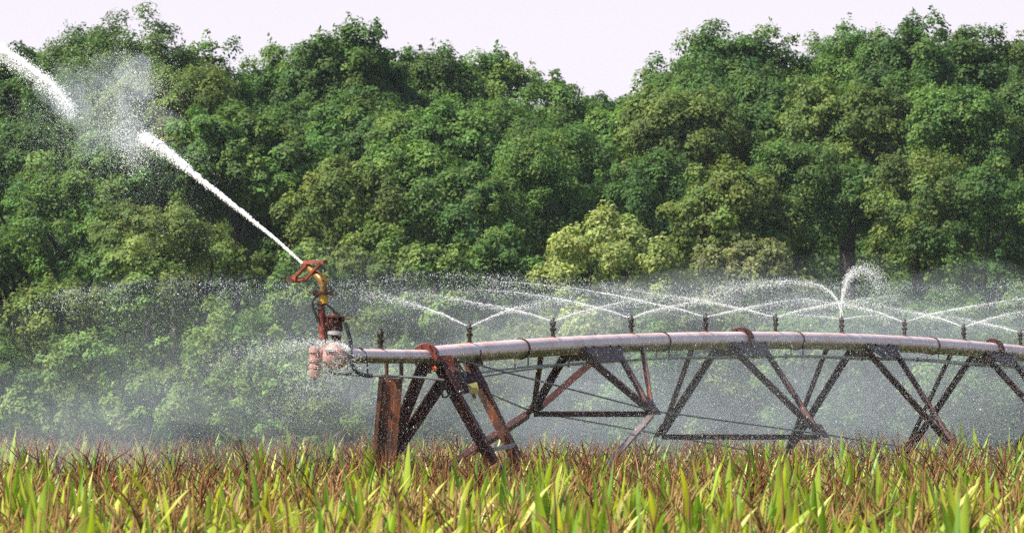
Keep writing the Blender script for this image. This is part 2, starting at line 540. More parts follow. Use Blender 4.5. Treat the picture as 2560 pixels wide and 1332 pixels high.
# sprinkler heads
H = MB()
H.lathe((0, 0, 0), (0, 0, 1), [(-.01, .020), (.055, .019), (.062, .028), (.072, .031), (.084, .031), (.09, .022)], 12)
me_riser = H.mesh('sprinkler', M_HEAD, smooth=40)
H = MB()
H.lathe((0, 0, 0), (0, 0, 1), [(.09, .018), (.1, .018), (.112, .027), (.14, .029), (.148, .022), (.155, .023), (.166, .014), (.172, .008), (.183, .009), (.188, .004)], 12)
H.bar((-.03, 0, .150), (.03, 0, .150), .014, .012)
H.bar((.012, 0, .165), (.018, 0, .178), .008, .008)
me_head = H.mesh('spray_nozzle', M_HEAD, smooth=40)
H = MB()
H.lathe((0, 0, 0), (0, 0, 1), [(-.004, .03), (.004, .03), (.007, .022)], 12)
me_coll = H.mesh('saddle', M_RED, smooth=40)
heads = {}
for i in range(0, 11):
    c = pc(i)
    base = Vector((c.x, c.y, c.z + (RP if i else .061)))
    o = link(bpy.data.objects.new('sprinkler', me_riser), mach)
    o.location = base - TOW
    o.rotation_euler = (rnd.uniform(-.02, .02), rnd.uniform(-.03, .03), 0)
    h = link(bpy.data.objects.new('spray_nozzle', me_head), o)
    h.rotation_euler.z = rnd.uniform(-.5, .5)
    link(bpy.data.objects.new('saddle', me_coll), o)
    heads[i] = base + Vector((0, 0, .15))

# end of the overhang: ball elbow, clean-out stack, booster valve and end gun
YE = 91.6
c = P(838, 889, YE)
mb = MB()
n = 10
mb.lathe(c + Vector((.122, 0, 0)), (-1, 0, 0), [(.122 - .122 * math.cos(math.pi * k / n), max(.122 * math.sin(math.pi * k / n), .004)) for k in range(n + 1)], 24)
mb.tube([c, P(872, 889, 91.62)], .066, 20)
el = part(mb, 'end_elbow', M_PINK, label='bleached pink ball elbow')
part(MB().bar(P(812, 876, YE - .10), P(838, 876, YE - .13), .02, .018), 'label_plate', M_SILVER, el)
mb = MB()
mb.tube([P(838, 884, YE), P(800, 880, YE)], .06, 18)
mb.lathe(P(788, 866, YE), (0, .02, -1), [(0, .03), (.006, .05), (.05, .056), (.06, .044), (.10, .044), (.105, .058), (.13, .058), (.135, .047), (.16, .047), (.165, .056), (.185, .056), (.19, .05), (.25, .048), (.262, .044), (.268, .02), (.285, .012)], 18)
part(mb, 'drain_stack', M_PINK, label='bleached pink ringed drain stack')
# booster valve
v0 = P(841, 840, YE)
mb = MB()
mb.lathe(v0 + Vector((0, 0, -.075)), (0, 0, 1), [(0, .05), (.06, .038), (.08, .05), (.1, .052), (.16, .058), (.175, .05)], 18)
mb.lathe(P(836, 812, YE), (0.06, 0, 1), [(0, .066), (.008, .07), (.04, .07), (.05, .06), (.06, .06), (.065, .086), (.078, .086), (.082, .05), (.1, .042), (.102, .022), (.12, .02)], 20)
mb.tube([P(812, 815, YE), P(838, 815, YE)], .04, 12)
for k in range(10):
    a = 2 * math.pi * k / 10
    q = P(837, 805, YE) + Vector((.075 * math.cos(a), .075 * math.sin(a), 0))
    mb.lathe(q, (0, 0, 1), [(0, .009), (.045, .009), (.05, .005)], 6)
bv = part(mb, 'booster_valve', M_BROWN)
mb = MB()
mb.lathe(P(839, 838, YE), (0.05, 0, 1), [(0, .066), (.006, .075), (.03, .075), (.036, .066)], 20)
part(mb, 'valve_ring', M_SILVER, bv)
part(MB().bar(P(846, 797, YE - .02), P(875, 797, YE - .02), .03, .012), 'valve_lever', M_RED, bv)
# end gun (a part) with its own pieces; the barrel is swung away from the camera like its jet
def G(px, py, dy):
    return P(px, py, YE + dy + 1.54 * max(0, 805 - px) * YE / F)


mb = MB()
mb.tube([P(813, 862, YE), P(811, 850, YE), P(806, 820, YE), P(804, 790, YE), P(804, 762, YE)], [.032, .036, .036, .034, .034], 18)
mb.lathe(P(808, 848, YE), (-.05, 0, 1), [(0, .034), (.006, .042), (.02, .042), (.026, .034)], 18)
gun = part(mb, 'end_gun', M_RED, label='rusty red riser of the end gun')
part(MB().lathe(P(806, 762, YE), (0, 0, 1), [(0, .045), (.03, .045), (.034, .04)], 18), 'bearing_collar', M_MAROON, gun)
part(MB().lathe(P(808, 755, YE), (.02, 0, 1), [(-.012, .046), (.002, .046), (.004, .043), (.06, .043), (.064, .05), (.07, .05)], 18), 'swivel_coupling', M_YELLOW, gun)
mb = MB()
mb.bar(P(782, 731, YE - .0), P(834, 733, YE), .10, .024)
mb.lathe(P(808, 737, YE), (0, 0, 1), [(0, .065), (.004, .068), (.02, .068), (.024, .06)], 20)
for px in (786, 829):
    mb.lathe(P(px, 739, YE), (0, 0, 1), [(0, .012), (.045, .012)], 6)
part(mb, 'swivel_flange', M_BROWN, gun)
mb = MB()
cv = [(809, 730), (810, 716), (807, 704), (799, 694), (788, 683), (776, 672), (768, 666)]
mb.tube([G(x, y, 0) for x, y in cv], [.034, .036, .039, .038, .034, .029, .026], 18)
bj = (G(768, 666, 0) - G(788, 683, 0)).normalized()
mb.lathe(G(771, 669, 0), bj, [(-.01, .026), (0, .033), (.03, .033), (.036, .026), (.05, .022), (.075, .018)], 16)
part(mb, 'gun_barrel', M_OLIVE, gun)
mb = MB()
mb.plate([G(757, 653, -.03), G(762, 651, -.03), G(812, 651, -.03), G(818, 654, -.03), G(812, 661, -.03), G(800, 658, -.03), G(775, 660, -.03), G(757, 661, -.03)], .07, (0, 1, 0.0))
mb.bar(G(806, 655, 0), G(818, 655, 0), .06, .03)
mb.bar(G(800, 660, -.07), G(762, 700, -.07), .018, .026)
mb.bar(G(768, 662, +.06), G(733, 697, +.06), .018, .028)
mb.bar(G(766, 662, -.06), G(735, 695, -.06), .018, .024)
mb.bar(G(762, 698, -.08), G(748, 700, -.08), .03, .02)
mb.bar(G(729, 697, 0), G(750, 699, 0), .10, .036)
part(mb, 'drive_arm', M_RED, gun)
part(MB().bar(G(728, 694, -.03), G(742, 703, -.03), .08, .03), 'arm_vane', M_MAROON, gun)
part(MB().bar(P(808, 655, YE - .08), P(819, 654, YE - .08), .035, .03), 'counterweight', M_MAROON, gun)
mb = MB()
mb.bar(P(796, 684, YE - .05), P(816, 692, YE - .05), .016, .022)
mb.bar(P(816, 688, YE - .03), P(814, 708, YE - .03), .03, .024)
mb.lathe(P(815, 700, YE - .06), (0, 1, 0), [(0, .014), (.1, .014)], 10)
part(mb, 'brake_bracket', M_OLIVE, gun)
part(MB().tube([P(x, y, YE - .03) for x, y in ((796, 738), (784, 745), (780, 757), (783, 772), (789, 785), (793, 798), (797, 805))], .0125, 10), 'control_hose', M_RUBBER, gun)
part(MB().tube([P(x, y, YE - .03) for x, y in ((800, 758), (790, 758), (785, 762))], .009, 8), 'control_hose', M_RUBBER, gun)
part(MB().tube([P(x, y, YE - .03) for x, y in ((802, 770), (794, 773), (787, 770))], .009, 8), 'control_hose', M_RUBBER, gun)
part(MB().tube([P(x, y, YE - .04) for x, y in ((818, 762), (827, 768), (835, 776), (840, 784), (846, 790))], .0085, 8), 'control_hose', M_RUBBER, gun)
part(MB().tube([P(x, y, YE - .09) for x, y in ((862, 805), (867, 820), (873, 840), (877, 860), (876, 885), (879, 908), (887, 925), (900, 935), (918, 939), (932, 938))], .0185, 12), 'supply_hose', M_RUBBER)
part(MB().tube([P(x, y, YE - .05) for x, y in ((822, 920), (826, 930), (838, 934), (860, 935), (880, 934))], .010, 10), 'drain_tube', M_RUBBER)

# ------------------------------------------------------------------ water
TET = np.array([[1, 1, 1], [1, -1, -1], [-1, 1, -1], [-1, -1, 1]], dtype=np.float32) / 1.4
TETF = np.array([[0, 1, 2], [0, 3, 1], [0, 2, 3], [1, 3, 2]], dtype=np.int32)
OCT = np.array([[1, 0, 0], [-1, 0, 0], [0, 1, 0], [0, -1, 0], [0, 0, 1], [0, 0, -1]], dtype=np.float32)
OCTF = np.array([[0, 2, 4], [2, 1, 4], [1, 3, 4], [3, 0, 4], [2, 0, 5], [1, 2, 5], [3, 1, 5], [0, 3, 5]], dtype=np.int32)


def drops(cent, size, stretch=None, shape='tet'):
    """many water drops as verts, faces; stretch (n,3) draws each drop out along its motion"""
    B, BF = (TET, TETF) if shape == 'tet' else (OCT, OCTF)
    n = len(cent)
    q = rng.normal(size=(n, 3))
    th = rng.uniform(0, 6.28, n)
    c, s = np.cos(th), np.sin(th)
    bx = B[None, :, 0] * c[:, None] - B[None, :, 1] * s[:, None]
    by = B[None, :, 0] * s[:, None] + B[None, :, 1] * c[:, None]
    V = np.stack([bx, by, np.broadcast_to(B[None, :, 2], bx.shape)], axis=2) * np.asarray(size)[:, None, None]
    if stretch is not None:
        ln = np.linalg.norm(stretch, axis=1) + 1e-9
        u = stretch / ln[:, None]
        V = V + u[:, None, :] * (V @ u[:, :, None]) * ln[:, None, None]
    V = V + np.asarray(cent)[:, None, :]
    Fc = BF[None] + (np.arange(n) * len(B))[:, None, None]
    return V.reshape(-1, 3), Fc.reshape(-1, 3)


def px2w(px, py, Y):
    return np.stack([(px - 1280) * Y / F, Y, CAMZ + (HZ - py) * Y / F], axis=1)


def stream(path, r0, r1, nd, spread0, spread1, dsize, parent, origin, core=True, t0=0.0, pw=1.0, gap=None, fall=0.3, name='jet', reach=1.0):
    """one jet: a ragged core that thins out and breaks into drops along the path (list of points)"""
    pts = np.array([list(p) for p in path], dtype=np.float64)
    seg = np.linalg.norm(np.diff(pts, axis=0), axis=1)
    cum = np.concatenate([[0], np.cumsum(seg)])
    L = cum[-1]

    def at(t):
        x = np.asarray(t) * L
        return np.stack([np.interp(x, cum, pts[:, k]) for k in range(3)], axis=-1)
    V, Fs, b = [], [], 0
    t = rng.uniform(0, 1, nd) ** pw
    if gap is not None:
        t = t[rng.uniform(size=len(t)) < gap(t)]
    c = at(t)
    sp = spread0 + (spread1 - spread0) * t ** 1.3
    off = rng.normal(size=(len(t), 3)) * sp[:, None]
    off[:, 2] -= np.abs(rng.normal(size=len(t))) * sp * fall
    d = at(np.minimum(t + .02, 1)) - at(np.maximum(t - .02, 0))
    d /= np.linalg.norm(d, axis=1)[:, None] + 1e-9
    sz = dsize * rng.lognormal(0, .35, len(t))
    v, f = drops(c + off, sz, d * (2.2 * (1 - t) + .6)[:, None])
    V.append(v)
    Fs.append(f)
    b += len(v)
    if core:
        m = 130 if r1 > .01 else 50
        tt = np.linspace(0, reach * rnd.uniform(.8, 1.15) if reach < 1 else 1, m)
        u_ = tt / tt[-1]
        cc = at(tt) + rng.normal(size=(m, 3)) * (spread0 * .25 + r0 * .12) * tt[:, None]
        rr = (r0 + (r1 - r0) * u_) * np.clip(rng.normal(1, .10 + .35 * u_, m), .25, 1.7)
        if r1 > .01:                            # frayed ends
            rr *= np.clip((1 - u_) / .16, 0, 1) ** .6
            if name == 'far_jet':
                rr *= np.clip(u_ / .14, 0, 1) ** .7
        rr = np.maximum(rr, .0005)
        mb = MB().tube([Vector(p) for p in cc], list(rr), 8)
        v = np.array(mb.v)
        q = [x for x in mb.f if len(x) == 4]
        V.append(v)
        Fs.append(np.array(q, dtype=np.int32) + b)
    V = np.concatenate(V) - np.array(origin)
    me = np_mesh(name, V, [f for f in Fs], M_WATER)
    if core:
        me.materials.append(M_FOAM)
        mi = np.zeros(len(me.polygons), dtype=np.int32)
        mi[len(Fs[0]):] = 1
        me.polygons.foreach_set('material_index', mi)
    return link(bpy.data.objects.new(name, me), parent)


def mist_mat(name, sigma, col=(0.86, 0.95, 1.0), aniso=0.0):
    m, nt, out = new_mat(name)
    pv = N(nt, 'ShaderNodeVolumePrincipled')
    pv.inputs['Color'].default_value = (*col, 1)
    pv.inputs['Density'].default_value = sigma
    pv.inputs['Anisotropy'].default_value = aniso
    nt.links.new(pv.outputs[0], out.inputs['Volume'])
    return m


def puff(name, c, rx, ry, rz, sigma, parent=None, origin=(0, 0, 0), tilt=0.0, rough=.22):
    """an uneven closed cloud of even, thin mist"""
    import bmesh
    bm = bmesh.new()
    bmesh.ops.create_icosphere(bm, subdivisions=4, radius=1.0)
    ph = rng.uniform(0, 6.28, 9)
    ct, st = math.cos(tilt), math.sin(tilt)
    for v in bm.verts:
        x, y, z = v.co
        k = 1 + rough * (math.sin(3 * x + ph[0]) * math.sin(2.6 * z + ph[1]) + .6 * math.sin(5.3 * x + ph[2]) * math.sin(4.7 * z + ph[3] + 2 * y) + .4 * math.sin(9 * x + ph[4]) * math.sin(8 * z + ph[5]))
        X, Y_, Z = x * k * rx, y * k * ry, z * k * rz
        v.co = (c[0] - origin[0] + X * ct - Z * st, c[1] - origin[1] + Y_, c[2] - origin[2] + X * st + Z * ct)
    me = bpy.data.meshes.new(name)
    bm.to_mesh(me)
    bm.free()
    me.materials.append(mist_mat(name, sigma))
    return link(bpy.data.objects.new(name, me), parent)


# the end gun's long jet
jr = G(757, 659, 0)
jet = empty('water_jet', jr)
tag(jet, 'thick white water jet shot up and away to the left by the end gun', 'water jet')
Yj = 90.6


def jp(px, py):
    t = (757 - px) / 757.0 + .064
    return P(px, py, YE + 4.0 * t)


path = [jp(757, 659), jp(700, 607), jp(620, 541), jp(540, 478), jp(460, 415), jp(400, 367), jp(360, 343)]
stream(path, .011, .029, 8000, .004, .018, .0022, jet, jr, name='near_jet', pw=.70, fall=.7)
stream([jp(470, 420), jp(420, 382), jp(390, 360), jp(352, 340)], .024, .040, 4500, .016, .034, .0026, jet, jr, name='jet_head', fall=.5, pw=.8)
pg = [jp(365, 345), jp(330, 318), jp(250, 285), jp(190, 275), jp(150, 240)]
stream(pg, 0, 0, 5000, .12, .30, .0015, jet, jr, core=False, name='broken_spray', fall=.6)
stream([jp(350, 400), jp(330, 350), jp(318, 300), jp(310, 250)], 0, 0, 3000, .07, .13, .0015, jet, jr, core=False, name='broken_spray', fall=.6)
stream([jp(400, 240), jp(365, 195), jp(335, 165), jp(295, 150)], 0, 0, 2200, .14, .10, .0014, jet, jr, core=False, name='broken_spray', fall=.2)
stream([jp(330, 300), jp(270, 230), jp(200, 190), jp(150, 180)], 0, 0, 3500, .24, .22, .0014, jet, jr, core=False, name='broken_spray', fall=.4)
stream([jp(185, 278), jp(160, 245), jp(130, 210), jp(90, 180), jp(40, 145), jp(-30, 100), jp(-150, 20)], .012, .042, 12000, .030, .044, .0022, jet, jr, name='far_jet', fall=1.3, pw=1.0)
for x, y, a, b, sg, tl in ((335, 350, 55, 38, .50, -.7), (318, 300, 32, 70, .45, -.1), (340, 185, 42, 55, .50, .5), (300, 200, 110, 80, .16, .2), (260, 270, 140, 90, .20, -.3),
                           (180, 260, 60, 45, .40, -.8),):
    q = jp(x, y)
    k = q.y / F
    puff('spray_mist', q, a * k, (a + b) * .5 * k, b * k, sg, jet, jr, -tl * -1, .34)
# curtain of drops falling below the long jet
nn = 15000
t = rng.uniform(0, 1, nn)
bx = 40 + 440 * t + rng.normal(size=nn) * 60
by = 240 + 150 * t + np.abs(rng.normal(size=nn)) ** 1.2 * 130
V, Fc = drops(px2w(bx, by, YE + 4.0 * (757 - bx) / 757 + rng.normal(size=nn) * .5), .0013 * rng.lognormal(0, .4, nn))
link(bpy.data.objects.new('falling_drops', np_mesh('falling_drops', V - np.array(jr), [Fc], M_DROP)), jet)

# the sprinklers' jets: (sprinkler, [jet paths in photograph pixels], words)
ORD = ['', 'first', 'second', 'third', 'fourth', 'fifth', 'sixth', 'seventh', 'eighth', 'ninth']
JETS = {
    1: ([[(1168, 806), (1110, 786), (1040, 761), (975, 743), (900, 728)], [(1181, 808), (1240, 786), (1285, 770), (1340, 758), (1420, 742)]]),
    2: ([[(1376, 796), (1330, 785), (1270, 771), (1180, 755), (1090, 738), (1000, 728)], [(1390, 796), (1430, 785), (1490, 769), (1560, 754), (1640, 744)]]),
    3: ([[(1572, 789), (1520, 775), (1450, 758), (1370, 741), (1270, 728), (1150, 722)], [(1585, 789), (1620, 778), (1680, 765), (1750, 750), (1850, 742)]]),
    4: ([[(1758, 787), (1700, 772), (1640, 760), (1560, 742), (1450, 722), (1320, 708), (1200, 700)], [(1771, 789), (1820, 779), (1880, 766), (1960, 752), (2060, 741)]]),
    5: ([[(1932, 789), (1870, 774), (1800, 760), (1720, 745), (1620, 732), (1500, 715)], [(1945, 789), (2000, 775), (2060, 763), (2130, 752), (2250, 735)]]),
    6: ([[(2100, 790), (2101, 770), (2094, 752), (2078, 730), (2050, 712), (2010, 704), (1950, 702), (1860, 712), (1760, 730), (1660, 755)],
         [(2103, 790), (2105, 760), (2109, 730), (2118, 695), (2135, 675), (2160, 668), (2185, 680), (2205, 700)],
         [(2096, 793), (2050, 789), (1980, 786), (1900, 788)], [(2108, 793), (2150, 790), (2200, 788), (2230, 795)]]),
    7: ([[(2255, 799), (2200, 781), (2140, 766), (2080, 756), (1990, 745)], [(2268, 801), (2320, 786), (2380, 774), (2450, 762), (2560, 745), (2640, 737)]]),
    8: ([[(2405, 810), (2350, 795), (2300, 783), (2220, 768), (2140, 755)], [(2418, 811), (2470, 797), (2530, 783), (2600, 772)]]),
    9: ([[(2546, 829), (2500, 816), (2450, 806), (2390, 793), (2300, 780)], [(2560, 829), (2620, 812), (2680, 800)]]),
}
for i, paths in JETS.items():
    o = empty('sprinkler_spray', heads[i])
    if i == 6:
        lb = 'tall fountain like spray curling over from the sixth working sprinkler counted from the end gun'
    else:
        lb = f'white crossing jets of the {ORD[i]} working sprinkler counted from the end gun'
    tag(o, lb, 'water spray', 'jets of the pipe sprinklers')
    Y0 = pc(i).y
    for k, pth in enumerate(paths):
        side = -1 if k % 2 == 0 else 1
        npth = len(pth)
        pp = []
        for j, (x, y) in enumerate(pth):
            t = j / (npth - 1)
            Y = Y0 + side * -1.6 * t * (0.15 if i == 6 and k == 1 else 1)
            pp.append(P(x, y, Y) if j else heads[i] + Vector((side * .012, 0, 0)))
        big = (i == 6 and k < 2)
        low = (i == 6 and k > 1)
        stream(pp, .0038 if not low else .0022, .0010, 3600 if big else (600 if low else 1700), .0025, .055 if big else .035, .0017, o, heads[i], name='jet', fall=.9, pw=.85 if not big else .7, reach=.96 if not big else .5)
    # fine veil drifting down round the head
    m = 2200
    tx = rng.normal(size=m) * 62
    V, Fc = drops(px2w(1280 + (heads[i].x / Y0) * F + tx, HZ + (CAMZ - heads[i].z) / Y0 * F + np.abs(rng.normal(size=m)) * 16 - 12 + np.abs(tx) * -.12, Y0 + rng.normal(size=m) * .5), .0014 * rng.lognormal(0, .3, m))
    link(bpy.data.objects.new('falling_drops', np_mesh('falling_drops', V - np.array(heads[i]), [Fc], M_DROP)), o)

# leak blown off the end elbow
lk = P(836, 856, YE - .15)
leak = empty('water_leak', lk)
tag(leak, 'fine white spray leaking over the pink end elbow and drifting left', 'water spray')
stream([P(872, 872, YE - .16), P(850, 858, YE - .16), P(815, 854, YE - .18), P(740, 855, YE - .25), P(640, 864, YE - .3), P(520, 890, YE - .35)], .003, .001, 3800, .010, .09, .0013, leak, lk, name='jet', fall=1.2, core=False, pw=1.5)
stream([P(870, 880, YE - .18), P(835, 890, YE - .18), P(790, 900, YE - .18), P(700, 930, YE - .2)], 0, 0, 5000, .09, .22, .0012, leak, lk, name='falling_drops', core=False, fall=1.0)

# the cloud of drops round the whole machine (nobody could count them)
def cloud(name, n, size, sampler, sig=.45, vert=.8):
    px, py, Y = sampler(n)
    c = px2w(px, py, Y)
    m = len(c)
    st = np.zeros((m, 3))
    st[:, 2] = -rng.uniform(0, 2.0, m) * vert
    st[:, 0] = rng.normal(size=m) * .5 * vert
    V, Fc = drops(c, size * rng.lognormal(0, sig, m), st)
    o = link(bpy.data.objects.new(name, np_mesh(name, V, [Fc], M_DROP)))
    tag(o, kind='stuff')
    return o


def keep(px, py, Y, w):
    k = rng.uniform(size=len(px)) < w
    return px[k], py[k], Y[k]


def sstep(a, b, x):
    t = np.clip((x - a) / (b - a), 0, 1)
    return t * t * (3 - 2 * t)


def s_right(n):
    px = rng.uniform(900, 2800, n)
    py = rng.uniform(690, 1230, n)
    Y = rng.uniform(89, 128, n)
    top = 705 + 30 * np.sin(px / 170.0) + 14 * np.sin(px / 61.0 + 1)
    w = sstep(top - 10, top + 60, py) * (.30 + .70 * sstep(1150, 1800, px)) * (.55 + .45 * sstep(840, 960, py))
    return keep(px, py, Y, w)


def s_left(n):
    px = rng.uniform(-150, 1300, n)
    py = rng.uniform(690, 1230, n)
    Y = rng.uniform(86, 106, n)
    top = 712 + 70 * sstep(500, 0, px)
    w = sstep(top - 10, top + 60, py) * (.45 + .35 * np.sin(px / 90.0 + py / 60.0) * np.sin(py / 47.0)) * (.75 - .3 * sstep(500, 0, px))
    return keep(px, py, Y, w)


def s_band(n):
    """upper lips of the thrown rings: bigger, sharper drops"""
    px = rng.uniform(60, 2750, n)
    base = np.interp(px, [60, 140, 350, 560, 740, 900, 1080, 1300, 1600, 1850, 2050, 2250, 2560, 2750], [780, 742, 716, 712, 722, 712, 694, 700, 728, 716, 720, 726, 716, 715])
    py = base + np.where(rng.uniform(size=n) < .4, -np.abs(rng.normal(size=n)) * 10, np.abs(rng.normal(size=n)) * 30)
    Y = rng.uniform(88, 118, n)
    w = .35 + .65 * np.clip(np.sin(px / 75.0) * np.sin(px / 31.0 + 2) + .45, 0, 1)
    return keep(px, py, Y, w)


cloud('water_drops', 50000, .0013, s_right)
cloud('water_drops', 11000, .0014, s_left)
cloud('water_drops', 24000, .0016, s_band)
cloud('water_droplets', 330000, .00105, s_right, .3, .4)
cloud('water_droplets', 260000, .0009, s_left, .3, .4)
for x, y, a, b, Yc, ry, sg in ((1950, 1030, 900, 180, 133, 10, .0055), (2350, 980, 560, 220, 134, 10, .0045), (1300, 1000, 480, 170, 116, 9, .0065), (420, 1050, 640, 210, 100, 8, .0026), (560, 1110, 520, 130, 100, 6, .0036), (250, 1130, 420, 110, 99, 6, .0034),
                               (60, 1080, 460, 170, 100, 8, .0040), (640, 900, 360, 160, 97, 6, .0050), (820, 980, 280, 170, 97, 5, .0060), (300, 930, 520, 240, 102, 6, .0030), (1150, 900, 520, 260, 112, 8, .0030),
                               (1850, 790, 620, 95, 118, 9, .0060), (1250, 800, 420, 90, 106, 7, .0050), (2350, 790, 420, 105, 126, 8, .0060), (2000, 900, 760, 260, 132, 8, .0035), (1700, 980, 600, 200, 101, 6, .0030)):
    q = P(x, y, Yc)
    tag(puff('mist', q, a * Yc / F, ry, b * Yc / F, sg * .95), kind='stuff')

# ------------------------------------------------------------------ corn
def leaf_verts(h, az, el, L, W, droop, ns, twist, col, tipcol):
    """one blade: a folded strip, three verts across"""
    vs, cs = [], []
    p = np.array([0, 0, h])
    e = el
    a = az
    step = L / ns
    for k in range(ns + 1):
        t = k / ns
        d = np.array([math.cos(e) * math.cos(a), math.cos(e) * math.sin(a), math.sin(e)])
        s = np.array([-math.sin(a), math.cos(a), 0])
        u = np.cross(d, s)
        tw = twist * t
        s2 = s * math.cos(tw) + u * math.sin(tw)
        u2 = -s * math.sin(tw) + u * math.cos(tw)
        w = W * .5 * (min(1, .45 + 2.2 * t) * (1 - t ** 2.4) + .01)
        wave = .12 * w * math.sin(t * 9 + az * 3)
        vs += [p - s2 * w - u2 * (.30 * w + wave), p, p + s2 * w - u2 * (.30 * w - wave)]
        c = np.array(col) * (1 - t ** 2) + np.array(tipcol) * t ** 2
        cs += [c * .92, c * 1.12, c * .92]
        p = p + d * step
        e -= droop / ns * (0.4 + 1.2 * t)
    fs = []
    for k in range(ns):
        b = k * 3
        fs += [(b, b + 1, b + 4, b + 3), (b + 1, b + 2, b + 5, b + 4)]
    return vs, fs, cs


GREENS = [(.20, .30, .026), (.245, .33, .029), (.30, .35, .036), (.12, .215, .024), (.35, .365, .044), (.165, .275, .024)]
DRYS = [(.34, .22, .09), (.42, .30, .15), (.27, .15, .06)]


def corn_proto(seed, kind, lod):
    """kind 0: tasselled; 1: upright green whorl, no tassel; 2: tasselled, drying"""
    r = random.Random(seed)
    H = r.uniform(1.92, 2.12)
    ns = 7 if lod == 0 else 4
    out = {}
    LV, LF, LC = [], [], []
    nl = 10 if lod == 0 else 7
    az0 = r.uniform(0, 6.28)
    for k in range(nl):
        t = (k + 1) / nl
        h = .75 + (H - .75) * t - .05 if lod == 0 else H - 1.0 + 1.0 * t - .05
        az = az0 + math.pi * k + r.uniform(-.5, .5)
        up = t ** 2
        el = R(34 + 26 * up + r.uniform(-12, 12)) if kind != 1 else R(48 + 34 * up + r.uniform(-8, 6))
        L = r.uniform(.55, .8) * (1.05 - .42 * up)
        dr = r.uniform(1.1, 2.6) * (1 - .5 * up) if kind != 1 else r.uniform(.25, 1.4) * (1.05 - .75 * up)
        if lod == 1 and k >= nl - 3 and kind != 1:
            el += R(14)
            dr *= .55
        if r.random() < .16:
            dr += 1.2
        W = r.uniform(.050, .080) if lod == 0 else r.uniform(.048, .076) * (1 - .25 * up)
        col = r.choice(GREENS)
        tip = tuple(c * 1.15 for c in col)
        q = r.random()
        if kind == 2 and q < .45 or q < .06:
            col = r.choice(DRYS)
            tip = col
        elif q < .18:
            tip = r.choice(DRYS)
        v, f, c = leaf_verts(h, az, el, L, W, dr, ns, r.uniform(-.9, .9), col, tip)
        b = len(LV)
        LV += v
        LC += c
        LF += [tuple(i + b for i in x) for x in f]
    if kind == 1:                       # rolled young leaves pointing up
        for k in range(3):
            col = r.choice(GREENS[1:])
            v, f, c = leaf_verts(H - .02, r.uniform(0, 6.28), R(r.uniform(72, 87)), r.uniform(.30, .50), r.uniform(.045, .075), r.uniform(-.05, .35), ns, r.uniform(-.6, .6), col, tuple(x * 1.1 for x in col))
            b = len(LV)
            LV += v
            LC += c
            LF += [tuple(i + b for i in x) for x in f]
    out['leaves'] = (np.array(LV), np.array(LF, dtype=np.int32), np.array(LC))
    mb = MB()
    z0 = 0.0
    mb.tube([(0, 0, z0), (.01, 0, H * .5), (0, .008, H)], [.013, .011, .006], 6 if lod == 0 else 4, caps=False)
    v = np.array(mb.v)
    out['stalk'] = (v, np.array(mb.f, dtype=np.int32), np.tile(np.array([(.16, .19, .05)]), (len(v), 1)))
    if kind != 1:
        mb = MB()
        base = Vector((0, .008, H))
        TH = r.uniform(.28, .44)
        lean = Vector((r.uniform(-.25, .25), r.uniform(-.25, .25), 0))
        n = 3
        mb.tube([base, base + Vector((0, 0, TH * .5)) + lean * TH * .3, base + Vector((0, 0, TH)) + lean * TH], [.009, .009, .004], n, caps=False)
        for k in range(r.randint(6, 10) if lod == 0 else r.randint(5, 9)):
            a = r.uniform(0, 6.28)
            hh = r.uniform(.0, .16)
            l = r.uniform(.14, .26) if lod == 0 else r.uniform(.18, .34)
            o = r.uniform(.25, .75)
            d = Vector((math.cos(a) * o, math.sin(a) * o, 1)).normalized()
            p0 = base + Vector((0, 0, hh)) + lean * hh
            p1 = p0 + d * l * .5
            p2 = p1 + (d + Vector((math.cos(a), math.sin(a), -.6)) * r.uniform(.0, .55)).normalized() * l * .5
            mb.tube([p0, p1, p2], [.0048, .006, .0028], n, caps=False)
        v = np.array(mb.v)
        tc = r.choice([(.30, .19, .07), (.36, .25, .10), (.24, .14, .05), (.22, .14, .05)] if lod == 0 else [(.15, .066, .028), (.20, .10, .042), (.12, .05, .023), (.27, .17, .07)] if kind == 0 else [(.32, .18, .08), (.36, .22, .11), (.24, .10, .05)])
        out['tassel'] = (v, np.array(mb.f, dtype=np.int32), np.tile(np.array([tc]), (len(v), 1)) * rng.uniform(.8, 1.2, (len(v), 1)))
    return out


PROTO = {}
for kind, cnt in ((0, 7), (1, 6), (2, 4)):
    for lod in (0, 1):
        PROTO[kind, lod] = [corn_proto(100 * kind + 10 * lod + k, kind, lod) for k in range(cnt)]

rows = []
ang = R(28)
ca, sa = math.cos(ang), math.sin(ang)
for u in np.arange(-140, 140, .76):
    for v in np.arange(-30, 160, .19):
        x, y = u * ca - v * sa, u * sa + v * ca
        if 41 < y < 127 and abs(x) < y * .0482 + 2.0:
            rows.append((x + rnd.gauss(0, .05), y + rnd.gauss(0, .06)))
rows.sort(key=lambda q: q[1])
spots = []
for x, y in rows:
    px = 1280 + x / y * F
    f = min(max(px / 2560, 0), 1)
    pg = .02 + .07 * f
    if y < 80:
        pg += .15
    q = rnd.random()
    kind = 1 if q < pg else (2 if q < pg + .09 else 0)
    spots.append((x, y, kind, rnd.uniform(0, 6.28), rnd.uniform(.93, 1.05) * (1 + .02 * math.sin(x * 1.3) * math.sin(y * .4))))


def visible_individual(s):
    x, y = s[0], s[1]
    return y > 46.0 and abs(x) < y * .0482


LAB = {0: ('corn plant with brown tassel above arching green leaves in the near field edge', 'tasselled corn plants nearest the camera'),
       1: ('corn plant without tassel, upright yellow green leaves pointing skyward in the near field edge', 'green corn plants without tassel nearest the camera'),
       2: ('drying corn plant with tan tassel and straw coloured leaves in the near field edge', 'drying corn plants nearest the camera')}
MESHC = {}


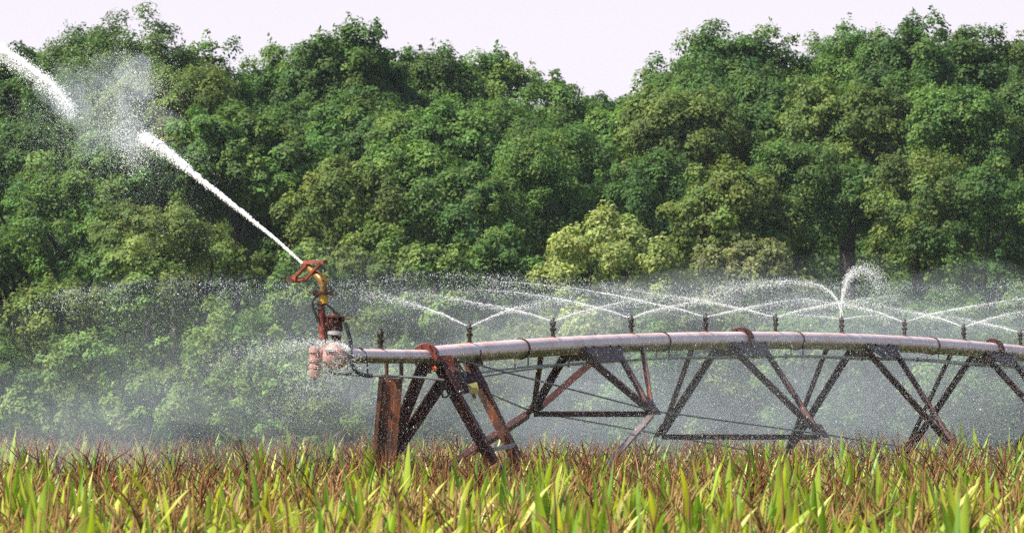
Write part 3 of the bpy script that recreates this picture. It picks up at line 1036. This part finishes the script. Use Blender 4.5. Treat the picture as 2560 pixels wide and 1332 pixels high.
def corn_mesh(kind, k):
    if (kind, k) not in MESHC:
        pr = PROTO[kind, 0][k]
        d = {}
        for nm, mt in (('leaves', M_CORN), ('stalk', M_STALK), ('tassel', M_TASSEL)):
            if nm in pr:
                v, f, c = pr[nm]
                d[nm] = np_mesh(nm, v, [f], mt, c, smooth=(nm == 'leaves'))
        MESHC[kind, k] = d
    return MESHC[kind, k]


single, mass = [], []
for s in spots:
    if len(single) < 300 and visible_individual(s):
        single.append(s)
    else:
        mass.append(s)
for x, y, kind, rz, sc in single:
    k = rnd.randrange(len(PROTO[kind, 0]))
    e = empty('corn_plant', (x, y, 0))
    e.rotation_euler = (rnd.gauss(0, .035), rnd.gauss(0, .035), rz)
    e.scale = (sc, sc, sc)
    tag(e, LAB[kind][0], 'corn plant', LAB[kind][1])
    for nm, me in corn_mesh(kind, k).items():
        link(bpy.data.objects.new(nm, me), e)
acc = {'leaves': [], 'stalk': [], 'tassel': []}
for x, y, kind, rz, sc in mass:
    lod = 0 if y < 70 else 1
    pr = PROTO[kind, lod][rnd.randrange(len(PROTO[kind, lod]))]
    c, s = math.cos(rz) * sc, math.sin(rz) * sc
    tx, ty = rnd.gauss(0, .035), rnd.gauss(0, .035)
    var = rnd.uniform(.82, 1.15)
    for nm in pr:
        v, f, cl = pr[nm]
        w = np.stack([v[:, 0] * c - v[:, 1] * s + x + v[:, 2] * tx, v[:, 0] * s + v[:, 1] * c + y + v[:, 2] * ty, v[:, 2] * sc], axis=1)
        acc[nm].append((w, f, cl * var))
V, T, FQ, MI, b = [], [], [], [], 0
for mi, nm in enumerate(('leaves', 'stalk', 'tassel')):
    for w, f, cl in acc[nm]:
        V.append(w)
        T.append(cl)
        FQ.append(f + b)
        MI.append(np.full(len(f), mi, dtype=np.int32))
        b += len(w)
me = np_mesh('corn_field', np.concatenate(V), [np.concatenate(FQ)], M_CORN, np.concatenate(T))
me.materials.append(M_STALK)
me.materials.append(M_TASSEL)
me.polygons.foreach_set('material_index', np.concatenate(MI))
fld = link(bpy.data.objects.new('corn_field', me))
tag(fld, kind='stuff')

# ------------------------------------------------------------------ trees
KIND = {'dark': [(.066, .122, .033), (.082, .142, .037), (.052, .100, .031)],
        'mid': [(.088, .158, .039), (.106, .178, .044), (.070, .132, .036)],
        'olive': [(.110, .158, .041), (.132, .180, .047), (.088, .130, .038)],
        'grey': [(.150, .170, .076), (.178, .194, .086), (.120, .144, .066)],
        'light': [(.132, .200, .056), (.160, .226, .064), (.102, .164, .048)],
        'yellow': [(.238, .285, .094), (.272, .312, .104), (.200, .248, .082)]}


def unit(a):
    return a / (np.linalg.norm(a, axis=-1, keepdims=True) + 1e-9)


def sphere(n):
    return unit(rng.normal(size=(n, 3)))


def leaf_cards(cent, nrm, size, tint):
    """small pointed leaves (rhombi) with their own tint"""
    n = len(cent)
    a = unit(np.cross(nrm, rng.normal(size=(n, 3))))
    b = np.cross(nrm, a)
    s = size[:, None]
    tip = cent + a * s
    V = np.stack([cent - a * s * .8, cent + b * s * .55 - nrm * s * .12, tip, cent - b * s * .55 - nrm * s * .12], axis=1)
    Fq = np.arange(n * 4, dtype=np.int32).reshape(n, 4)
    return V.reshape(-1, 3), Fq, np.repeat(tint, 4, axis=0)


def crown(cx, cy, cz, rx, ry, rz, kind, leaf, dens, lobes, var=1.0):
    """lobes on an ellipsoid, clumps on the lobes, leaves on the clumps, loose sprigs on top"""
    L = sphere(lobes * 4)
    L = L[(L[:, 1] < .30) | (rng.uniform(size=len(L)) < .30)][:lobes]
    tops = np.array([(0, -.1, 1.0), (-.5, -.2, .88), (.48, -.25, .87), (.15, -.6, .74), (-.82, -.2, .55), (.84, -.2, .52), (-.3, .4, .85), (.3, .35, .85)])
    nt_ = len(tops)
    L = np.concatenate([L, tops + rng.normal(size=tops.shape) * .05])
    rad = np.concatenate([rng.uniform(.42, .86, len(L) - nt_), np.full(nt_, .64)])[:, None]
    lc = L * np.array([rx, ry, rz]) * rad + np.array([cx, cy, cz])
    rm = (rx * ry * rz) ** (1 / 3)
    lr = np.minimum(rm * rng.uniform(.24, .52, len(L)), rng.uniform(.6, 1.6, len(L)))
    lr = np.maximum(lr, min(rx, rz) * .30)
    if kind in ('yellow', 'light'):
        lr *= .72
        lc = lc + (lc - np.array([cx, cy, cz])) * rng.uniform(.0, .30, (len(lc), 1))
    cc, cr, cn, lt = [], [], [], []
    for c, r in zip(lc, lr):
        k = max(9, int(23 * r ** 1.6))
        q = sphere(k)
        q = q[(q[:, 2] > -.5) & ((q[:, 1] < .45) | (rng.uniform(size=k) < .35))]
        cc.append(c + q * r * rng.uniform(.66, 1.02, (len(q), 1)) * np.array([1, 1, .95]))
        cr.append(rng.uniform(.20, .46, len(q)) * (r ** .4))
        cn.append(q)
        lt.append(np.tile(rng.normal(1, .09 * var) * np.array([rng.normal(1, .07 * var), 1, 1]), (len(q), 1)))
    lt = np.concatenate(lt)
    cc, cr, cn = np.concatenate(cc), np.concatenate(cr), np.concatenate(cn)
    cnt = np.maximum(12, (dens * (cr / .4) ** 2)).astype(int)
    idx = np.repeat(np.arange(len(cc)), cnt)
    m = len(idx)
    q = sphere(m)
    q[:, 2] = np.where((q[:, 2] < -.1) & (rng.uniform(size=m) < .7), -q[:, 2], q[:, 2])
    rr = cr[idx] * (.45 + .62 * rng.uniform(size=m) ** .8)
    tall = rng.uniform(.7, 1.45, len(cc))[idx]
    pos = cc[idx] + q * rr[:, None] * np.stack([np.ones(m), np.ones(m), tall], axis=1)
    # sprigs: short upright shoots with leaves along them, on the upper side of the lobes
    up = np.where((cn[:, 2] > .35) & (rng.uniform(size=len(cc)) < .28))[0]
    si = np.repeat(up, 20)
    t = rng.uniform(0, 1, len(si))
    dirn = unit(cn * .5 + np.array([0, 0, 1.0]) + rng.normal(size=cn.shape) * .25)
    sp = cc[si] + dirn[si] * (cr[si] * (.7 + .9 * t))[:, None] + rng.normal(size=(len(si), 3)) * (.085 * (1.1 - .8 * t))[:, None]
    pos = np.concatenate([pos, sp])
    q = np.concatenate([q, sphere(len(si))])
    idx = np.concatenate([idx, si])
    m = len(idx)
    nrm = unit(q * .85 + cn[idx] * .45 + np.array([0, 0, .30]) + rng.normal(size=(m, 3)) * .42)
    zt = np.quantile(pos[:, 2], .9985)
    zb = cz - rz
    k = 2 * rz / (zt - zb)
    pos[:, 2] = zb + (pos[:, 2] - zb) * k
    lc[:, 2] = zb + (lc[:, 2] - zb) * k
    pal = np.array(KIND[kind])
    base = pal[rng.integers(0, len(pal), len(cc))] * rng.uniform(.85, 1.18, (len(cc), 1)) * lt
    tint = base[idx] * rng.uniform(.72, 1.30, (m, 1)) * rng.normal(1, .06, (m, 3))
    size = leaf * rng.uniform(.85, 1.2) * rng.uniform(.55, 1.3, m)
    return leaf_cards(pos, nrm, size, np.clip(tint, .01, .6)), lc


def tree(name, cx, top, hw, bot, Y, kind, label, cat, group=None, leaf=.062, dens=215, lobes=None, lean=0.0):
    x = (cx - 1280) * Y / F
    zt = CAMZ + (HZ - top) * Y / F
    zb = max(.15, CAMZ + (HZ - bot) * Y / F)
    rx = hw * Y / F
    rz = (zt - zb) / 2
    cz = (zt + zb) / 2
    ry = rx * .9
    lobes = int(np.clip((lobes or 4.6) * rx * rz, 8, 60))
    root = empty(name, (x, Y, 0))
    tag(root, label, cat, group)
    (v, f, t), lc = crown(0, 0, cz, rx, ry, rz, kind, leaf, dens, lobes, .3 if kind in ('yellow', 'grey') else 1.0)
    link(bpy.data.objects.new('crown', np_mesh('crown', v, [f], M_LEAF, t)), root)
    mb = MB()
    tr = max(.05, min(.24, rx * .06))
    fork = max(.4, zb + rz * .35)
    mb.tube([(0, 0, -.1), (lean * .2, 0, fork * .5), (lean, 0, fork)], [tr * 1.25, tr, tr * .8], 9)
    order = rng.permutation(len(lc))[:9]
    for k in order:
        e = Vector(lc[k])
        s = Vector((lean, 0, fork * rnd.uniform(.72, 1.0)))
        mid = s.lerp(e, .5) + Vector((rnd.gauss(0, .15), rnd.gauss(0, .15), rnd.uniform(0, .4)))
        mb.tube([s, mid, e], [tr * .5, tr * .32, tr * .08], 6)
    link(bpy.data.objects.new('trunk', mb.mesh('trunk', M_BARK, smooth=50)), root)
    return root


BACK = [  # cx, top, half width, bottom, depth, kind, label
    (20, 118, 135, 640, 324, 'dark', 'dark tree at the skyline behind the far end of the end gun jet'),
    (215, 72, 120, 640, 321, 'dark', 'dark green tree just left of the highest crown in the left skyline clump'),
    (330, 26, 125, 640, 317, 'dark', 'highest tree of the left skyline clump, rising above the broken spray'),
    (515, 104, 100, 620, 321, 'mid', 'tree with a thin leafy point on the right shoulder of the left skyline clump'),
    (690, 120, 120, 640, 325, 'dark', 'rounded dark tree at the left shoulder of the middle skyline hump'),
    (870, 68, 150, 660, 318, 'dark', 'tallest tree of the middle skyline hump, above the end gun'),
    (1060, 122, 130, 660, 322, 'dark', 'dark tree on the right slope of the middle skyline hump'),
    (1235, 124, 85, 580, 326, 'mid', 'narrow pointed tree at the left edge of the skyline gap'),
    (1390, 172, 68, 580, 331, 'mid', 'small pointed tree standing alone in the skyline gap'),
    (1500, 240, 90, 600, 336, 'dark', 'low tree at the bottom of the skyline gap'),
    (1668, 146, 88, 640, 324, 'mid', 'green tree climbing from the right edge of the skyline gap'),
    (1850, 70, 190, 660, 317, 'dark', 'tall dark rounded tree at the top of the first right hand skyline hump'),
    (2030, 98, 95, 640, 328, 'dark', 'dark tree in the shallow dip between the two right hand skyline humps'),
    (2130, 66, 110, 640, 322, 'mid', 'mid green tree at the left shoulder of the last skyline hump'),
    (2285, 44, 120, 640, 318, 'dark', 'highest tree of the right hand skyline with a small knob on top'),
    (2440, 72, 120, 660, 321, 'dark', 'rounded tree right of the highest knob in the right hand skyline'),
    (2600, 108, 130, 660, 325, 'dark', 'dark tree cut by the right picture edge at the skyline'),
]
MIDR = [
    (60, 300, 170, 860, 305, 'dark', 'dark tree below the far end of the jet at the left picture edge'),
    (240, 330, 150, 820, 302, 'mid', 'green tree behind the cloud of broken jet spray'),
    (440, 165, 160, 760, 308, 'olive', 'soft olive green tree just right of the broken jet spray'),
    (590, 260, 150, 820, 303, 'mid', 'pale green tree above the middle of the straight jet'),
    (730, 250, 130, 860, 309, 'dark', 'dark shaded tree directly above the end gun nozzle'),
    (930, 220, 165, 760, 306, 'dark', 'dark tree in the second rank under the middle skyline hump'),
    (1090, 250, 140, 760, 303, 'mid', 'green tree in the second rank right of the middle skyline hump'),
    (1230, 235, 150, 780, 307, 'mid', 'bright topped tree under the narrow pointed skyline tree'),
    (1400, 280, 140, 820, 303, 'dark', 'dark tree under the small tree in the skyline gap'),
    (1560, 270, 140, 820, 308, 'mid', 'green tree under the lowest part of the skyline gap'),
    (1700, 220, 150, 820, 304, 'olive', 'olive tinted tree under the right slope of the skyline gap'),
    (1900, 190, 170, 800, 307, 'dark', 'broad dark tree below the first right hand skyline hump'),
    (2110, 200, 160, 780, 304, 'olive', 'brownish olive tree below the dip between the right hand humps'),
    (2290, 180, 150, 800, 308, 'mid', 'green tree below the highest knob of the right hand skyline'),
    (2420, 215, 120, 820, 302, 'mid', 'upright bright leaved tree near the right picture edge'),
    (2560, 200, 120, 860, 306, 'dark', 'tree cut by the right picture edge below the skyline'),
]
FRONT = [
    (40, 560, 165, 1120, 291, 'dark', 'shaded bushy tree low at the left picture edge'),
    (190, 430, 150, 1100, 289, 'mid', 'bushy green tree left of the jet, half way up the wall of trees'),
    (370, 500, 150, 1100, 287, 'olive', 'olive tree below the bright head of the jet'),
    (520, 580, 140, 1100, 290, 'olive', 'olive green tree in front of the dark gap left of the end gun'),
    (680, 480, 105, 800, 310, 'dark', 'deeply shaded tree beneath the lower part of the jet'),
    (885, 390, 125, 960, 289, 'olive', 'olive leaved tree directly right of the lower jet'),
    (1020, 350, 120, 960, 293, 'mid', 'green tree behind the crossing jets near the tower'),
    (1160, 400, 120, 960, 289, 'dark', 'dark tree between the end gun and the yellow bush'),
    (1310, 330, 130, 960, 291, 'mid', 'bright crowned tree left above the yellow bush'),
    (1480, 420, 110, 800, 311, 'dark', 'shaded tree directly above the yellow bush'),
    (1650, 370, 120, 960, 290, 'dark', 'dark tree right above the yellow bush'),
    (1830, 400, 140, 960, 288, 'olive', 'olive dappled tree above the grey green bush'),
    (1990, 350, 130, 960, 291, 'dark', 'dark tree left above the tall fountain spray'),
    (2130, 400, 130, 610, 299, 'dark', 'shaded tree with visible branches above the tall fountain spray'),
    (2300, 380, 130, 1000, 290, 'olive', 'olive tree right of the tall fountain spray'),
    (2460, 420, 130, 1000, 288, 'dark', 'dark tree behind the far end of the visible pipe'),
    (2600, 480, 110, 900, 291, 'mid', 'low green tree cut by the right picture edge'),
]
SHRUB = [
    (1515, 518, 228, 1000, 274, 'yellow', 'large yellow green bush glowing in front of the dark trees'),
    (1890, 596, 145, 1000, 277, 'grey', 'rounded grey green bush right of the yellow bush'),
    (1250, 560, 95, 1000, 280, 'mid', 'small blue green bush left of the yellow bush'),
    (1090, 610, 110, 1000, 279, 'light', 'light green bush behind the jets beside the end gun'),
    (950, 560, 110, 1000, 281, 'olive', 'olive bush just right of the end gun head'),
    (770, 600, 110, 1000, 279, 'light', 'pale green bush directly behind the end gun head'),
    (330, 600, 190, 1120, 280, 'light', 'wide light green bush below the jet on the left'),
    (110, 690, 150, 1160, 278, 'olive', 'olive bush at the lower left picture edge'),
    (590, 740, 150, 1180, 277, 'light', 'light green bush left of the end gun riser'),
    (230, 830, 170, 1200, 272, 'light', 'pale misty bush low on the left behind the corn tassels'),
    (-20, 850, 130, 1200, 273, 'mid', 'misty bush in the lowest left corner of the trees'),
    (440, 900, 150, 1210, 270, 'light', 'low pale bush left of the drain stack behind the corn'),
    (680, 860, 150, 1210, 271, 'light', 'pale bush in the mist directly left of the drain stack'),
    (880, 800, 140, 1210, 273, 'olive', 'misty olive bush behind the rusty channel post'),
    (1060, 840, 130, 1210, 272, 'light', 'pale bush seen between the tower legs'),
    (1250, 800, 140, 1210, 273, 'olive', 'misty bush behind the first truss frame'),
    (1430, 760, 140, 1210, 274, 'olive', 'olive bush under the yellow bush behind the pipe'),
    (1620, 780, 150, 1210, 273, 'mid', 'misty green bush behind the second half of the first truss frame'),
    (1810, 760, 150, 1210, 274, 'olive', 'olive bush behind the middle flange of the pipe'),
    (2010, 780, 150, 1210, 273, 'mid', 'misty green bush behind the second truss frame'),
    (2200, 700, 150, 1210, 275, 'dark', 'dark bush behind the third gusset right of the fountain'),
    (2400, 720, 150, 1210, 274, 'mid', 'misty bush behind the last truss frame'),
    (2590, 700, 130, 1210, 275, 'dark', 'dark bush low at the right picture edge'),
]
for a in BACK:
    a = (a[0], a[1], a[2] * 1.25) + a[3:]
    tree('tree', *a, 'tree', 'trees of the skyline', lobes=7.5)
for a in MIDR:
    a = (a[0], a[1], a[2] * 1.28, min(a[3], 585)) + a[4:]
    tree('tree', *a, 'tree', 'trees of the second rank')
for a in FRONT:
    a = (a[0], a[1], a[2] * 1.30, min(a[3], 735)) + a[4:]
    tree('tree', *a, 'tree', 'trees of the front rank')
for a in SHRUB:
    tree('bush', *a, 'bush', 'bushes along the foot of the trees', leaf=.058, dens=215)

# the wood going on behind, seen only through gaps
m = 620000
px = rng.uniform(-1900, 4500, m)
py = rng.uniform(0, 1300, m)
top = np.interp(px, [-500, 0, 150, 330, 600, 700, 870, 1100, 1260, 1320, 1500, 1580, 1700, 1850, 2050, 2280, 2560, 3060],
                [200, 190, 150, 120, 260, 210, 150, 200, 240, 300, 310, 290, 200, 160, 190, 130, 190, 200])
k = py > top + 20 * np.sin(px / 37.)
px, py = px[k], py[k]
Yw = 338 + rng.uniform(0, 14, len(px))
c = px2w(px, py, Yw)
nr = unit(np.array([0, -.5, .6]) + rng.normal(size=(len(px), 3)) * .5)
ti = np.array(KIND['dark'])[rng.integers(0, 3, len(px))] * rng.uniform(.8, 1.2, (len(px), 1))
v, f, t = leaf_cards(c, nr, .13 * rng.uniform(.7, 1.3, len(px)), ti)
VW, FW, TW, bw = [v], [f], [t], len(v)
m = 190000                                      # undergrowth between the ranks
c = px2w(rng.uniform(-600, 3160, m), 540 + 720 * rng.uniform(size=m), rng.uniform(311, 316, m))
nr = unit(np.array([0, -.4, .7]) + rng.normal(size=(m, 3)) * .5)
ti = np.array(KIND['dark'])[rng.integers(0, 3, m)] * rng.uniform(.8, 1.2, (m, 1))
v, f, t = leaf_cards(c, nr, .085 * rng.uniform(.7, 1.3, m), ti)
VW.append(v)
FW.append(f + bw)
TW.append(t)
bw += len(v)
for cx in (-330, -620, -900, -1200, -1520, 2860, 3140, 3420, 3720, 4050):      # the wood runs on past both ends
    for Yt, top, kd in ((rng.uniform(316, 326), rng.uniform(60, 170), 'dark'), (rng.uniform(300, 308), rng.uniform(230, 380), 'mid'), (rng.uniform(284, 292), rng.uniform(480, 640), 'olive'), (rng.uniform(272, 277), rng.uniform(760, 860), 'light')):
        k = Yt / F
        zt, zb = CAMZ + (HZ - top) * k, max(.15, CAMZ + (HZ - top - 640) * k)
        rx = 200 * k
        (v, f, t), _ = crown((cx + rng.uniform(-60, 60) - 1280) * k, Yt, (zt + zb) / 2, rx, rx * .9, (zt - zb) / 2, kd, .075, 130, 18)
        VW.append(v)
        FW.append(f + bw)
        TW.append(t)
        bw += len(v)
tag(link(bpy.data.objects.new('woodland', np_mesh('woodland', np.concatenate(VW), [np.concatenate(FW)], M_LEAF, np.concatenate(TW)))), kind='stuff')

# ------------------------------------------------------------------ air
def haze(density, col):
    m, nt, out = new_mat('summer_haze')
    pv = N(nt, 'ShaderNodeVolumePrincipled')
    pv.inputs['Color'].default_value = (*col, 1)
    pv.inputs['Density'].default_value = density
    pv.inputs['Anisotropy'].default_value = 0.0
    nt.links.new(pv.outputs[0], out.inputs['Volume'])
    x0, x1, y0, y1, z0, z1 = -4100, 4100, -300, 6100, -1, 17
    v = [(x0, y0, z0), (x1, y0, z0), (x1, y1, z0), (x0, y1, z0), (x0, y0, z1), (x1, y0, z1), (x1, y1, z1), (x0, y1, z1)]
    f = [(3, 2, 1, 0), (4, 5, 6, 7), (0, 1, 5, 4), (1, 2, 6, 5), (2, 3, 7, 6), (3, 0, 4, 7)]
    o = link(bpy.data.objects.new('haze', np_mesh('haze', v, [np.array(f)], m)))
    tag(o, kind='stuff')


HAZE = 0.00005
if HAZE:
    haze(HAZE, (0.80, 0.88, 1.0))

# ------------------------------------------------------------------ light
SUN_EL, SUN_AZ = 52.0, 252.0       # azimuth measured clockwise from +Y (view direction): behind the camera, to its left
w = bpy.data.worlds.new('World')
scene.world = w
w.use_nodes = True
nt = w.node_tree
bg = nt.nodes['Background']
sky = nt.nodes.new('ShaderNodeTexSky')
sky.sky_type = 'NISHITA'
sky.sun_disc = False
sky.sun_elevation = R(SUN_EL)
sky.sun_rotation = R(SUN_AZ)
sky.air_density = 1.0
sky.dust_density = 2.5
sky.ozone_density = 2.0
tcw = nt.nodes.new('ShaderNodeTexCoord')
sx = nt.nodes.new('ShaderNodeSeparateXYZ')
nt.links.new(tcw.outputs['Generated'], sx.inputs[0])
mr = nt.nodes.new('ShaderNodeMapRange')
mr.interpolation_type = 'SMOOTHSTEP'
mr.inputs['From Min'].default_value = 0.03
mr.inputs['From Max'].default_value = 0.10
mr.inputs['To Min'].default_value = 1.0
mr.inputs['To Max'].default_value = 0.0
nt.links.new(sx.outputs['Z'], mr.inputs['Value'])
milk = nt.nodes.new('ShaderNodeMix')          # a milky summer sky low over the land
milk.data_type = 'RGBA'
nt.links.new(mr.outputs[0], milk.inputs[0])
nt.links.new(sky.outputs[0], milk.inputs[6])
milk.inputs[7].default_value = (4.50, 4.24, 4.66, 1)
nt.links.new(milk.outputs[2], bg.inputs['Color'])
bg.inputs['Strength'].default_value = 0.092
sun = bpy.data.lights.new('sun', 'SUN')
sun.energy = 5.0
sun.angle = R(0.5)
sun.color = (1.0, 0.94, 0.82)
so = link(bpy.data.objects.new('sun', sun))
az, el = R(SUN_AZ), R(SUN_EL)
to_sun = Vector((math.sin(az) * math.cos(el), math.cos(az) * math.cos(el), math.sin(el)))
so.rotation_euler = to_sun.to_track_quat('Z', 'Y').to_euler()
so.location = to_sun * 50 + Vector((0, 90, 0))

# ------------------------------------------------------------------ camera
cam = bpy.data.cameras.new('camera')
cam.sensor_width = 36
cam.lens = 36 * F / 2560
cam.shift_y = (HZ - 666) / 2560
cam.clip_start = 1
cam.clip_end = 9000
cam.dof.use_dof = True
cam.dof.focus_distance = 122
cam.dof.aperture_fstop = 20
co = link(bpy.data.objects.new('camera', cam))
co.location = (0, 0, CAMZ)
co.rotation_euler = (R(90), 0, 0)
scene.camera = co

scene.render.engine = 'CYCLES'
scene.cycles.use_denoising = False
scene.cycles.max_bounces = 10
scene.cycles.diffuse_bounces = 8
scene.cycles.transmission_bounces = 8
scene.cycles.transparent_max_bounces = 8
scene.cycles.volume_bounces = 0
vs = scene.view_settings
vs.view_transform = 'Standard'
vs.look = 'None'
vs.exposure = 1.22
vs.gamma = 1.0
